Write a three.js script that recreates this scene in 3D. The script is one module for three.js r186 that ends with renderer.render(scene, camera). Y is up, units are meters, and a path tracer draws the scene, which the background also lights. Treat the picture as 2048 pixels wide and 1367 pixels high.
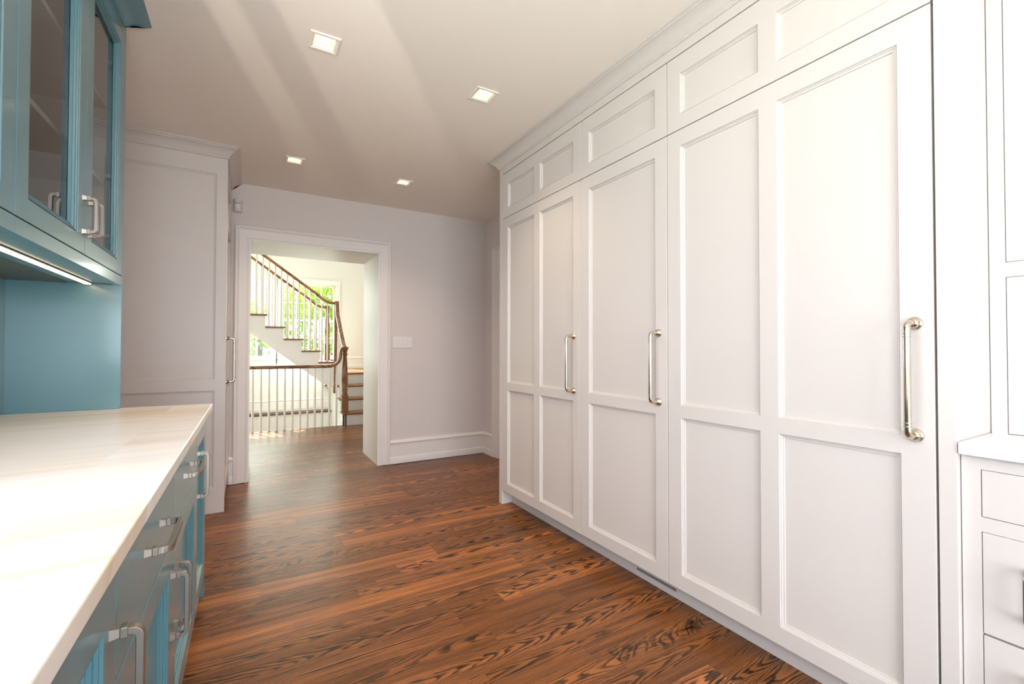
import * as THREE from 'three';
import { RoundedBoxGeometry } from 'three/addons/geometries/RoundedBoxGeometry.js';
import { mergeGeometries, toCreasedNormals } from 'three/addons/utils/BufferGeometryUtils.js';
import { RectAreaLightUniformsLib } from 'three/addons/lights/RectAreaLightUniformsLib.js';

// ------------------------------------------------------------------ camera, sky, sun, daylight, exposure
const scene = new THREE.Scene();
const W = 2048, H = 1367, FOCAL = 905.48;
const camera = new THREE.PerspectiveCamera(2 * Math.atan(H / 2 / FOCAL) * 180 / Math.PI, W / H, 0.05, 200);
camera.position.set(0, 1.1863, 0);
{
  const yaw = 30.203 * Math.PI / 180, pitch = 0.8706 * Math.PI / 180;
  camera.lookAt(Math.sin(yaw) * Math.cos(pitch), 1.1863 + Math.sin(pitch), -Math.cos(yaw) * Math.cos(pitch));
  camera.rotateZ(0.0978 * Math.PI / 180);
}
const renderer = new THREE.WebGLRenderer({ antialias: true });
renderer.toneMapping = THREE.LinearToneMapping;
renderer.toneMappingExposure = 1.0;
renderer.shadowMap.enabled = true;
RectAreaLightUniformsLib.init();

{ // plain bright summer sky
  const w = 64, h = 32, d = new Float32Array(w * h * 4);
  for (let j = 0; j < h; j++) {
    const e = Math.max(0, Math.sin(((j + 0.5) / h - 0.5) * Math.PI)), t = Math.pow(e, 0.5);
    for (let i = 0; i < w; i++) d.set([1.9 - 1.1 * t, 1.95 - 0.85 * t, 2.0 - 0.4 * t, 1], (j * w + i) * 4);
  }
  const sky = new THREE.DataTexture(d, w, h, THREE.RGBAFormat, THREE.FloatType);
  sky.mapping = THREE.EquirectangularReflectionMapping; sky.magFilter = THREE.LinearFilter; sky.needsUpdate = true;
  scene.background = sky; scene.environment = sky;
}
const sun = new THREE.DirectionalLight(0xfff2dc, 22);
{
  const el = 35.3 * Math.PI / 180, h = new THREE.Vector2(-0.37, -0.93).normalize();
  sun.position.set(h.x * Math.cos(el) * 25, Math.sin(el) * 25, -7 + h.y * Math.cos(el) * 25); sun.target.position.set(0, 0, -7);
  sun.castShadow = true; sun.shadow.mapSize.set(2048, 2048);
  Object.assign(sun.shadow.camera, { left: -14, right: 14, top: 14, bottom: -14, near: 1, far: 70 });
  scene.add(sun, sun.target);
}
function areaLight(color, intensity, w, h, pos, look) {
  const l = new THREE.RectAreaLight(color, intensity, w, h);
  l.position.set(...pos); l.lookAt(...look); scene.add(l); return l;
}
const I = { left: 6.6, back: 8.2, hall: 12, void: 3, side: 5.5, spot: 4.6, lamp: 7.5, led: 9.0 };
// unseen sources placed to light room and hall, plus daylight of the stair windows
areaLight(0xecf2ff, I.left, 2.2, 1.2, [-0.86, 1.69, 0], [3, 1.69, 0]);  // out of view, lights the counter and tall cabinets from the left
areaLight(0xf0f4ff, I.back, 2.0, 2.2, [0.4, 1.2, 2.26], [0.4, 1.2, 0]);  // out of view behind the camera, lights far wall and ceiling
areaLight(0xf2fff0, I.hall, 2.2, 1.6, [0.45, 1.75, -9.86], [0.45, 1.6, 0]);
areaLight(0xfdfdf8, I.side, 1.3, 1.5, [-2.46, 1.6, -6.55], [0, 1.5, -6.9]);  // unseen side source, placed to lighten the stair stringer
areaLight(0xfbfdf6, I.void, 2.6, 2.0, [0.4, 5.05, -8.7], [0.4, 0, -8.7]);  // unseen source high in the stair void, placed to brighten the hall

// ------------------------------------------------------------------ helpers
let seed = 20240611;
const rnd = () => { seed |= 0; seed = seed + 0x6D2B79F5 | 0; let t = Math.imul(seed ^ seed >>> 15, 1 | seed); t = t + Math.imul(t ^ t >>> 7, 61 | t) ^ t; return ((t ^ t >>> 14) >>> 0) / 4294967296; };
const range = (a, b) => a + (b - a) * rnd();
const hash2 = (x, y, s) => { let h = Math.imul(x, 374761393) + Math.imul(y, 668265263) + Math.imul(s, 2246822519) | 0; h = Math.imul(h ^ h >>> 13, 1274126177); return ((h ^ h >>> 16) >>> 0) / 4294967296; };
const noise = (x, y, s = 0) => {
  const xi = Math.floor(x), yi = Math.floor(y); let fx = x - xi, fy = y - yi;
  fx = fx * fx * (3 - 2 * fx); fy = fy * fy * (3 - 2 * fy);
  const a = hash2(xi, yi, s), b = hash2(xi + 1, yi, s), c = hash2(xi, yi + 1, s), d = hash2(xi + 1, yi + 1, s);
  return (a + (b - a) * fx + (c - a) * fy + (a - b - c + d) * fx * fy) * 2 - 1;
};
const smooth = (a, b, v) => { const t = Math.min(1, Math.max(0, (v - a) / (b - a))); return t * t * (3 - 2 * t); };
const names = {};
function numbered(n) { const k = names[n] = (names[n] ?? -1) + 1; return k ? n + '_' + String(k).padStart(3, '0') : n; }
function shade(o) { o.traverse((m) => { if (m.isMesh) { m.castShadow = true; m.receiveShadow = true; } }); return o; }
function thing(name, label, category, pos = [0, 0, 0], turn = 0, group) {
  const o = new THREE.Group(); o.name = numbered(name); o.position.set(...pos); o.rotation.y = turn;
  o.userData = { label, category }; if (group) o.userData.group = group;
  scene.add(o); return o;
}
const partNames = new Map();
function part(parent, name, geom, mat, label) {
  const m = new THREE.Mesh(Array.isArray(geom) ? merge(geom) : geom, mat);
  let c = partNames.get(parent); if (!c) partNames.set(parent, c = {});
  const k = c[name] = (c[name] ?? -1) + 1; m.name = k ? name + '_' + String(k).padStart(3, '0') : name;
  if (label) m.userData.label = label;
  m.castShadow = m.receiveShadow = true; parent.add(m); return m;
}
// a part whose geometry is given in world coordinates, under an unturned thing
function wpart(t, name, geom, mat, label) {
  const g = Array.isArray(geom) ? merge(geom) : geom; let p = t, x = 0, y = 0, z = 0;
  while (p && p !== scene) { x += p.position.x; y += p.position.y; z += p.position.z; p = p.parent; }
  g.translate(-x, -y, -z); return part(t, name, g, mat, label);
}
function struct(name, geom, mat, label) {
  const m = new THREE.Mesh(Array.isArray(geom) ? merge(geom) : geom, mat); m.name = name;
  m.userData = { kind: 'structure' }; if (label) m.userData.label = label;
  m.castShadow = m.receiveShadow = true; scene.add(m); return m;
}
function structGroup(name, label) { const g = new THREE.Group(); g.name = name; g.userData = { kind: 'structure' }; if (label) g.userData.label = label; scene.add(g); return g; }
function clean(g) {
  g = g.index ? g.toNonIndexed() : g;
  for (const k of Object.keys(g.attributes)) if (!['position', 'normal', 'uv'].includes(k)) g.deleteAttribute(k);
  if (!g.attributes.uv) g.setAttribute('uv', new THREE.BufferAttribute(new Float32Array(g.attributes.position.count * 2), 2));
  if (!g.attributes.normal) g.computeVertexNormals();
  g.clearGroups(); return g;
}
function merge(list) { return list.length === 1 ? clean(list[0]) : mergeGeometries(list.map(clean)); }
// box between two corners, optionally with softened edges
function box(x0, x1, y0, y1, z0, z1, r = 0) {
  const w = Math.abs(x1 - x0), h = Math.abs(y1 - y0), d = Math.abs(z1 - z0);
  r = Math.min(r, w / 2.2, h / 2.2, d / 2.2);
  const g = r > 0 ? new RoundedBoxGeometry(w, h, d, 1, r) : new THREE.BoxGeometry(w, h, d);
  return g.translate((x0 + x1) / 2, (y0 + y1) / 2, (z0 + z1) / 2);
}
const v3 = (x, y, z) => new THREE.Vector3(x, y, z);
// profile [(a, b)] carried along points; a goes along dirs[i], b along normal
function sweep(points, dirs, normal, profile, { closed = false, loop = false, crease = 0.5 } = {}) {
  const pos = [], uv = [], n = points.length, m = profile.length;
  const P = (i, j) => { i %= n; j %= m; return points[i].clone().addScaledVector(dirs[i], profile[j][0]).addScaledVector(normal, profile[j][1]); };
  let s = 0;
  for (let i = 0; i < n - (loop ? 0 : 1); i++) {
    const len = points[i].distanceTo(points[(i + 1) % n]); let q = 0;
    for (let j = 0; j < m - (closed ? 0 : 1); j++) {
      const a = P(i, j), b = P(i + 1, j), c = P(i + 1, j + 1), d = P(i, j + 1), e = Math.hypot(profile[(j + 1) % m][0] - profile[j][0], profile[(j + 1) % m][1] - profile[j][1]);
      for (const [p, u, v] of [[a, s, q], [b, s + len, q], [c, s + len, q + e], [a, s, q], [c, s + len, q + e], [d, s, q + e]]) { pos.push(p.x, p.y, p.z); uv.push(u, v); }
      q += e;
    }
    s += len;
  }
  if (closed && !loop) for (const i of [0, n - 1]) for (let j = 1; j < m - 1; j++) for (const k of [0, j, j + 1]) { const p = P(i, k); pos.push(p.x, p.y, p.z); uv.push(profile[k][0], profile[k][1]); }
  const g = new THREE.BufferGeometry();
  g.setAttribute('position', new THREE.Float32BufferAttribute(pos, 3)); g.setAttribute('uv', new THREE.Float32BufferAttribute(uv, 2));
  g.computeVertexNormals(); return crease ? toCreasedNormals(g, crease) : g;
}
// mitred offset directions of a polyline in the plane with the given normal: positive = to the right-hand side cross(tangent, normal)
function mitres(points, normal, loop = false) {
  const n = points.length, out = [];
  for (let i = 0; i < n; i++) {
    const a = i > 0 || loop ? points[i].clone().sub(points[(i + n - 1) % n]).normalize() : null, b = i < n - 1 || loop ? points[(i + 1) % n].clone().sub(points[i]).normalize() : null;
    const na = a && a.clone().cross(normal), nb = b && b.clone().cross(normal);
    if (na && nb) { const s = na.clone().add(nb); out.push(s.multiplyScalar(2 / s.lengthSq())); } else out.push(na || nb);
  }
  return out;
}
const run = (pts, normal, profile, o = {}) => { const p = pts.map((q) => v3(...q)); return sweep(p, mitres(p, normal, o.loop), normal, profile, o); };
function tube(pts, r, seg = 8, steps = 0, curve = true) {
  const p = pts.map((q) => v3(...q));
  const c = curve ? new THREE.CatmullRomCurve3(p, false, 'centripetal') : (() => { const cp = new THREE.CurvePath(); for (let i = 0; i < p.length - 1; i++) cp.add(new THREE.LineCurve3(p[i], p[i + 1])); return cp; })();
  return new THREE.TubeGeometry(c, steps || p.length * 4, r, seg, false);
}
function rod(a, b, r0, r1 = r0, seg = 12) {
  const A = v3(...a), B = v3(...b), d = B.clone().sub(A), g = new THREE.CylinderGeometry(r1, r0, d.length(), seg);
  g.applyQuaternion(new THREE.Quaternion().setFromUnitVectors(v3(0, 1, 0), d.clone().normalize())); return g.translate(...A.add(B).multiplyScalar(0.5).toArray());
}
// rounded corner polyline in 2-D for handles
function fillet(pts, r, k = 5) {
  const out = [pts[0]];
  for (let i = 1; i < pts.length - 1; i++) {
    const p = v3(...pts[i]), a = v3(...pts[i - 1]).sub(p).normalize(), b = v3(...pts[i + 1]).sub(p).normalize();
    const s = p.clone().addScaledVector(a, r), e = p.clone().addScaledVector(b, r);
    for (let t = 0; t <= k; t++) { const u = t / k; out.push(s.clone().multiplyScalar((1 - u) ** 2).addScaledVector(p, 2 * u * (1 - u)).addScaledVector(e, u * u).toArray()); }
  }
  out.push(pts[pts.length - 1]); return out;
}

// ------------------------------------------------------------------ materials
const lin = (r, g, b) => new THREE.Color().setRGB(r / 255, g / 255, b / 255, THREE.SRGBColorSpace);
const mat = (c, roughness = 0.5, o = {}) => new THREE.MeshStandardMaterial({ color: c, roughness, ...o });
function dataTex(w, h, fn, srgb = true) {
  const d = new Uint8Array(w * h * 4);
  for (let j = 0; j < h; j++) for (let i = 0; i < w; i++) { const c = fn(i, j), k = (j * w + i) * 4; d[k] = c[0]; d[k + 1] = c[1]; d[k + 2] = c[2]; d[k + 3] = 255; }
  const t = new THREE.DataTexture(d, w, h); t.wrapS = t.wrapT = THREE.RepeatWrapping; t.magFilter = THREE.LinearFilter; t.minFilter = THREE.LinearMipmapLinearFilter; t.generateMipmaps = true;
  if (srgb) t.colorSpace = THREE.SRGBColorSpace; t.needsUpdate = true; return t;
}
// oak boards: 16 strips, each 2 m x 125 mm, of stained flat-sawn or rift-sawn grain
const STRIPS = 16;
const boards = Array.from({ length: STRIPS }, (_, i) => ({
  kind: [0, 0, 1, 0, 0, 2, 0, 1, 0, 0, 0, 0, 1, 0, 0, 0][i], yc: range(-0.4, 0.4), k: range(5, 11) * (rnd() < 0.5 ? -1 : 1), b: range(4, 8.5), tone: range(0.8, 1.12), red: range(-0.05, 0.05), s: i * 17 + 3, w: range(0.95, 1.25),
}));
const oakTex = dataTex(2048, 2048, (i, j) => {
  const q = Math.floor(j / 128), B = boards[q], t = ((j % 128) / 128) * 2 - 1, x = i / 1024; // metres
  const yc = B.yc + 0.4 * noise(x * 1.4, 0.5, B.s), u = t - yc;
  let f;
  if (B.kind === 1) f = u * 7.5 + 0.9 * noise(x * 1.1, t * 2, B.s + 1) + 0.3 * noise(x * 6, t * 6, B.s + 2);
  else f = B.k * x + B.b * u * u * (1 + 0.25 * noise(x * 2, t, B.s + 5)) + 1.2 * noise(x * 2.2, t * 1.6, B.s + 1) + 0.4 * noise(x * 9, t * 6, B.s + 2) + 0.1 * noise(x * 40, t * 14, B.s + 3);
  const p = f - Math.floor(f);
  const streak = noise(x * 10, t * 40, B.s + 7), pore = noise(x * 30, t * 80, B.s + 8), lump = noise(x * 4, t * 4, B.s + 4);
  let dark = smooth(0.02, 0.16, p) * (1 - smooth(0.22, 0.7 + 0.22 * lump, p)) * (0.85 + 0.35 * lump);
  dark = dark * (0.8 + 0.35 * streak) + 0.14 * smooth(0.0, 0.8, streak) + 0.2 * smooth(0.2, 0.8, pore) * (0.4 + dark);
  if (B.kind === 2) { const v = Math.abs(t + 0.35 * noise(x * 2.5, 1, B.s)), e = smooth(-0.15, 0.7, noise(x * 85 + 5 * t + 1.5 * noise(x * 6, t * 2, B.s), t * 1.1, B.s + 9) + 0.4 * noise(x * 70, t * 14, B.s + 10)) * (1 - smooth(0.25, 0.75, v)); dark = dark * 0.6 + 0.5 * e; }
  dark = Math.min(1, Math.max(0, dark * B.w));
  const g = B.tone * (1 + 0.1 * noise(x * 2.5, t * 3, B.s + 6) + 0.05 * noise(x * 20, t * 60, B.s + 11));
  const L = [166 * g * (1 + B.red * 0.4), 103 * g, 54 * g * (1 - B.red)], D = [36, 23, 16];
  return L.map((c, n) => Math.min(255, Math.max(0, c + (D[n] - c) * dark)));
});
const smallOak = dataTex(512, 128, (i, j) => {
  const x = i / 512, t = j / 128, f = t * 14 + 1.6 * noise(x * 3, t * 4, 5) + 0.4 * noise(x * 12, t * 20, 6), p = f - Math.floor(f);
  const d = 0.75 * smooth(0, 0.3, p) * (1 - smooth(0.35, 0.95, p)) + 0.25 * smooth(0, 0.8, noise(x * 20, t * 70, 7));
  return [172 - 84 * d, 118 - 64 * d, 70 - 40 * d];
});
const marbleTex = dataTex(1024, 1024, (i, j) => {
  const x = i / 1024, z = j / 1024, w = z + 0.10 * x + 0.02 * noise(x * 3, z * 6, 2);
  const a = noise(x * 2.2, w * 26, 3), b = noise(x * 5, w * 70, 4), c = noise(x * 1.2, w * 9, 6);
  const tan = smooth(0.15, 0.95, c) * 0.55 + 0.6 * smooth(0.45, 0.95, a) * smooth(-0.1, 0.6, c) + 0.18 * smooth(0.2, 0.9, b), grey = 0.4 * smooth(0.3, 1, noise(x * 3, w * 34, 8));
  return [228 - 16 * tan - 16 * grey, 224 - 36 * tan - 14 * grey, 219 - 62 * tan - 9 * grey];
});
marbleTex.repeat.set(0.55, 0.55);
const paleMarble = dataTex(512, 512, (i, j) => { const x = i / 512, z = j / 512, g = 10 * smooth(0.3, 0.9, noise(x * 4 + z * 3, z * 12, 9)); return [242 - g, 242 - g, 240 - g * 0.8]; });

const M = {
  white: mat(lin(208, 201, 195), 0.38), trim: mat(lin(226, 220, 216), 0.4), pantry: mat(lin(208, 200, 195), 0.4),
  wall: mat(lin(214, 206, 203), 0.75), ceiling: mat(lin(240, 232, 222), 0.85), hall: mat(lin(230, 228, 223), 0.75), hallTrim: mat(lin(238, 236, 231), 0.45),
  blue: new THREE.MeshPhysicalMaterial({ color: lin(78, 124, 135), roughness: 0.32, clearcoat: 0.6, clearcoatRoughness: 0.14 }), blueIn: mat(lin(92, 104, 104), 0.6), dark: mat(lin(16, 12, 10), 0.9), gap: mat(lin(52, 42, 36), 0.9),
  nickel: mat(lin(156, 147, 139), 0.4, { metalness: 1 }), polished: mat(lin(208, 197, 180), 0.12, { metalness: 1 }),
  oak: new THREE.MeshPhysicalMaterial({ map: oakTex, roughness: 0.34, specularIntensity: 0.6, bumpMap: oakTex, bumpScale: 0.0004 }),
  oakDark: mat(lin(70, 42, 26), 0.5), wood: mat(0xffffff, 0.35, { map: smallOak }), woodDark: mat(lin(92, 62, 42), 0.4),
  marble: mat(0xffffff, 0.25, { map: marbleTex }), marble2: mat(0xffffff, 0.2, { map: paleMarble }),
  glass: new THREE.MeshPhysicalMaterial({ color: 0xffffff, roughness: 0.0, transmission: 1, thickness: 0, ior: 1.5 }),
  plastic: mat(lin(226, 222, 220), 0.35), sensor: mat(lin(215, 205, 195), 0.45),
  lens: mat(lin(40, 36, 30), 0.6, { emissive: new THREE.Color(1, 0.86, 0.6), emissiveIntensity: 1.35 }), bulb: mat(lin(40, 36, 30), 0.6, { emissive: new THREE.Color(1, 0.95, 0.85), emissiveIntensity: 4 }), baffle: mat(lin(250, 238, 214), 0.5),
  led: mat(lin(40, 36, 30), 0.6, { emissive: new THREE.Color(1, 0.78, 0.5), emissiveIntensity: 3.5 }),
  grass: mat(lin(120, 150, 70), 0.95), bark: mat(lin(96, 80, 62), 0.9),
};

// ------------------------------------------------------------------ dimensions read from the photograph
const CH = 2.654, XL = -0.885, XR = 1.685, XW = 2.353, ZW = -4.682, ZJ = -5.353, ZB = -10.0, ZK = 2.3, ZH = -7.42;
const D0 = 0, D1 = 1.155, DH = 2.1695;

// ------------------------------------------------------------------ floor: oak boards laid across the room
{
  const floor = structGroup('floor', 'stained oak strip floor');
  const slab = part(floor, 'subfloor', [box(-2.6, XW + 0.15, -0.12, -0.004, ZJ - 0.02, ZK + 0.1), box(-2.6, 2.45, -0.26, -0.004, ZH, ZJ - 0.02)], M.oakDark);
  const PW = 0.125; let row = 0;
  const shapes = {};
  for (let z = -0.62; z - PW > ZH - 0.02; z -= PW, row++) {
    const hall = z - PW < ZJ, door = z - PW < ZW && !hall;
    let x = hall ? -1.35 : door ? D0 - 0.02 : z > -2.7 ? -0.28 : -0.86, end = hall ? 2.4 : door ? D1 + 0.02 : z > -3.1 ? 1.82 : XW;
    if (hall) x -= range(0, 0.8); else if (!door) x -= range(0, 0.1);
    while (x < end - 0.01) {
      let len = Math.round(range(0.7, 1.9) * 10) / 10; if (x + len > end - 0.25) len = end - x;
      const zb = Math.max(z - PW, ZH), q = Math.floor(rnd() * STRIPS), off = Math.floor(rnd() * 20) / 20, flip = rnd() < 0.5;
      const g = new THREE.BoxGeometry(len - 0.0006, 0.01, z - zb - 0.0006), uv = g.attributes.uv, ps = g.attributes.position;
      for (let i = 0; i < uv.count; i++) {
        const lx = ps.getX(i) * (flip ? -1 : 1) + len / 2, lz = (ps.getZ(i) * (flip ? -1 : 1)) / PW;
        uv.setXY(i, off + lx / 2, (q + 0.5 + lz * 0.97) / STRIPS);
      }
      const m = part(floor, 'plank', g, M.oak); m.position.set(x + len / 2, -0.005, (z + zb) / 2); m.geometry.attributes.uv.needsUpdate = true;
      x += len;
    }
  }
}

// ------------------------------------------------------------------ room shell
{ // ceiling with four square holes for the downlights
  const s = new THREE.Shape(); s.moveTo(XL - 0.15, -(ZW - 0.12)); s.lineTo(XW + 0.15, -(ZW - 0.12)); s.lineTo(XW + 0.15, -ZK - 0.12); s.lineTo(XL - 0.15, -ZK - 0.12); s.closePath();
  for (const [x, z] of LIGHTS()) { const h = new THREE.Path(), r = 0.056; h.moveTo(x - r, -z - r); h.lineTo(x - r, -z + r); h.lineTo(x + r, -z + r); h.lineTo(x + r, -z - r); h.closePath(); s.holes.push(h); }
  struct('ceiling', new THREE.ExtrudeGeometry(s, { depth: 0.14, bevelEnabled: false }).rotateX(-Math.PI / 2).translate(0, CH, 0), M.ceiling);
}
function LIGHTS() { return [[0.302, -2.313], [1.161, -2.329], [0.298, -3.888], [1.168, -3.915]]; }
const holedWall = (x0, x1, y0, y1, holes, depth) => {
  const s = new THREE.Shape(); s.moveTo(x0, y0); s.lineTo(x1, y0); s.lineTo(x1, y1); s.lineTo(x0, y1); s.closePath();
  for (const [a, b, c, d] of holes) { const h = new THREE.Path(); h.moveTo(a, c); h.lineTo(a, d); h.lineTo(b, d); h.lineTo(b, c); h.closePath(); s.holes.push(h); }
  return new THREE.ExtrudeGeometry(s, { depth, bevelEnabled: false });
};
struct('wall_far', [holedWall(XL - 0.15, D0, -0.01, CH + 0.14, [], 0.66), holedWall(D1, XW + 0.15, -0.01, CH + 0.14, [], 0.66), holedWall(D0, D1, DH, CH + 0.14, [], 0.66)].map((g) => g.translate(0, 0, ZJ + 0.011)), M.wall);
struct('wall_left', holedWall(-(ZK + 0.12), -(ZJ + 0.011), -0.01, CH + 0.14, [[-1.15, 1.15, 1.05, 2.33]], 0.15).rotateY(Math.PI / 2).translate(XL - 0.15, 0, 0), M.wall);
struct('wall_right', holedWall(-(ZK + 0.12), -(ZJ + 0.011), -0.01, CH + 0.14, [], 0.15).rotateY(Math.PI / 2).translate(XW, 0, 0), M.wall);
struct('wall_back', holedWall(XL, XW, -0.01, CH + 0.14, [[-0.65, 1.45, 0.06, 2.34]], 0.12).translate(0, 0, ZK), M.wall);

// ---- windows (frame, glazing bars, panes); built facing +z at the origin, then turned
function windowUnit(name, w, h, cols, rows, place, label) {
  const t = structGroup(name, label); t.position.set(...place.pos); t.rotation.y = place.turn || 0;
  const c = 0.09, F = M.hallTrim;
  part(t, 'window_frame', [box(-w / 2 - c, w / 2 + c, h, h + c, 0, 0.03), box(-w / 2 - c, -w / 2, -0.02, h, 0, 0.025), box(w / 2, w / 2 + c, -0.02, h, 0, 0.025),
    box(-w / 2, -w / 2 + 0.035, 0, h, -0.09, -0.03), box(w / 2 - 0.035, w / 2, 0, h, -0.09, -0.03), box(-w / 2 + 0.035, w / 2 - 0.035, 0, 0.045, -0.09, -0.03), box(-w / 2 + 0.035, w / 2 - 0.035, h - 0.04, h, -0.09, -0.03)], F);
  part(t, 'window_sill', [box(-w / 2 - c - 0.02, w / 2 + c + 0.02, -0.045, -0.02, -0.05, 0.06, 0.005), box(-w / 2 - c, w / 2 + c, -0.12, -0.045, 0, 0.018)], F);
  const iw = w - 0.07, ih = h - 0.085, bars = [];
  for (let i = 1; i < cols; i++) { const x = -iw / 2 + iw * i / cols; bars.push(['glazing_bar', box(x - 0.009, x + 0.009, 0.045, h - 0.04, -0.075, -0.045)]); }
  for (let j = 1; j < rows; j++) { const y = 0.045 + ih * j / rows, b = j * 2 === rows ? 0.02 : 0.009; for (let i = 0; i < cols; i++) { const x0 = -iw / 2 + iw * i / cols + 0.009, x1 = x0 + iw / cols - 0.018; bars.push(['glazing_bar', box(x0, x1, y - b, y + b, -0.075, -0.045)]); } }
  for (const [n, g] of bars) part(t, n, g, F);
  for (let i = 0; i < cols; i++) for (let j = 0; j < rows; j++) {
    const x0 = -iw / 2 + iw * i / cols + 0.009, x1 = x0 + iw / cols - 0.018, y0 = 0.045 + ih * j / rows + 0.008, y1 = y0 + ih / rows - 0.016;
    part(t, 'pane', new THREE.PlaneGeometry(x1 - x0, y1 - y0).translate((x0 + x1) / 2, (y0 + y1) / 2, -0.06), M.glass);
  }
  return t;
}
windowUnit('window_1', 1.0, 1.5, 4, 4, { pos: [1.06, 1.0, ZB] });
windowUnit('window_2', 1.0, 1.5, 4, 4, { pos: [-0.105, 1.0, ZB] });
windowUnit('unseen_window_5', 1.0, 1.5, 4, 4, { pos: [-1.27, 1.0, ZB] });  // out of view, placed to let sun onto the hall floor
windowUnit('unseen_window_3', 2.3, 1.28, 4, 2, { pos: [XL, 1.05, 0], turn: Math.PI / 2 });  // unseen window, placed for the light on counter and tall cabinets
windowUnit('unseen_window_4', 2.1, 2.28, 3, 4, { pos: [0.4, 0.06, ZK], turn: Math.PI });  // unseen back window, placed for the light on far wall and ceiling

// ---- cased opening to the stair hall
const casingProfile = [[0, 0], [0, 0.012], [0.006, 0.016], [0.016, 0.017], [0.018, 0.012], [0.024, 0.013], [0.078, 0.016], [0.082, 0.02], [0.09, 0.028], [0.104, 0.028], [0.1105, 0.024], [0.1105, 0]];
{
  const t = structGroup('door_1', 'wide cased opening to the stair hall');
  part(t, 'door_casing', run([[D1, 0, ZW], [D1, DH, ZW], [D0, DH, ZW], [D0, 0, ZW]], v3(0, 0, 1), casingProfile, { closed: true }), M.trim);
  part(t, 'jamb', [box(D1 - 0.012, D1 + 0.001, 0, DH, ZJ + 0.002, ZW + 0.006), box(D0 - 0.001, D0 + 0.012, 0, DH, ZJ + 0.002, ZW + 0.006), box(D0 + 0.012, D1 - 0.012, DH - 0.012, DH + 0.001, ZJ + 0.002, ZW + 0.006)], M.hallTrim);
  part(t, 'hall_casing', run([[D0, 0, ZJ + 0.011], [D0, DH, ZJ + 0.011], [D1, DH, ZJ + 0.011], [D1, 0, ZJ + 0.011]], v3(0, 0, -1), casingProfile, { closed: true }), M.hallTrim);
}
{ // door on the right wall, mostly behind the tall cabinets
  const t = structGroup('door_2', 'panelled door on the right wall');
  const zf = -4.335, zn = -3.5, h = 2.19;
  part(t, 'door_casing', run([[XW, 0, zf], [XW, h, zf], [XW, h, zn], [XW, 0, zn]], v3(-1, 0, 0), casingProfile.map(([a, b]) => [-a, b]), { closed: true }), M.trim);
  part(t, 'door_leaf', box(XW - 0.012, XW + 0.001, 0.005, h, zf, zn), M.trim);
  part(t, 'door_handle', [rod([XW - 0.012, 1, zn - 0.07], [XW - 0.06, 1, zn - 0.07], 0.011), rod([XW - 0.06, 1, zn - 0.07], [XW - 0.06, 1, zn - 0.18], 0.009)], M.nickel);
}
// ---- baseboards: plinth, flat field and moulded cap
const baseProfile = [[0, 0], [0.028, 0], [0.028, 0.055], [0.024, 0.066], [0.018, 0.07], [0.018, 0.2], [0.024, 0.206], [0.027, 0.214], [0.022, 0.224], [0.02, 0.23], [0.012, 0.238], [0, 0.24]];
const base = (name, pts, m = M.trim) => struct(name, run(pts, v3(0, 1, 0), baseProfile, { closed: true }), m);
base('baseboard_far', [[D1 + 0.11, 0, ZW], [XW, 0, ZW]].map((p) => p));
base('baseboard_right', [[XW, 0, ZW], [XW, 0, -4.446]]);
base('baseboard_corner', [[-0.142, 0, ZW], [D0 - 0.11, 0, ZW]]);

// ------------------------------------------------------------------ panelled doors (front face at z = 0, lower left corner at the origin)
const sticking = [[0, -0.0003], [0.0012, -0.005], [0.0045, -0.005], [0.0055, -0.0085], [0.009, -0.0098], [0.012, -0.0098], [0.0132, -0.0145]];
function rectRing(x0, x1, y0, y1, profile) {
  const p = [v3(x0, y0, 0), v3(x1, y0, 0), v3(x1, y1, 0), v3(x0, y1, 0)];
  return sweep(p, [v3(1, 1, 0), v3(-1, 1, 0), v3(-1, -1, 0), v3(1, -1, 0)], v3(0, 0, 1), profile, { loop: true, crease: 0.35 });
}
function doorFrame(w, h, t, holes, profile = sticking) {
  const s = new THREE.Shape(); s.moveTo(0, 0); s.lineTo(w, 0); s.lineTo(w, h); s.lineTo(0, h); s.closePath();
  for (const [a, b, c, d] of holes) { const q = new THREE.Path(); q.moveTo(a, c); q.lineTo(a, d); q.lineTo(b, d); q.lineTo(b, c); q.closePath(); s.holes.push(q); }
  const e = 0.0012, g = new THREE.ExtrudeGeometry(s, { depth: t - 2 * e, bevelEnabled: true, bevelThickness: e, bevelSize: e, bevelOffset: -e, bevelSegments: 1 }).translate(0, 0, -t + e);
  return merge([toCreasedNormals(g, 0.3), ...holes.map(([a, b, c, d]) => rectRing(a, b, c, d, profile))]);
}
function panelDoor(parent, name, w, h, holes, m, { t = 0.022, at = [0, 0, 0], profile = sticking, glass = false } = {}) {
  const d = part(parent, name, doorFrame(w, h, t, holes, profile), m); d.position.set(...at);
  const [pi, pz] = profile[profile.length - 1];
  for (const [a, b, c, e] of holes) part(d, glass ? 'glass_pane' : 'panel', glass ? new THREE.PlaneGeometry(b - a - pi, e - c - pi).translate((a + b) / 2, (c + e) / 2, pz - 0.001) : box(a + pi - 0.002, b - pi + 0.002, c + pi - 0.002, e - pi + 0.002, pz - 0.006, pz), glass ? M.glass : m);
  return d;
}
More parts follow.
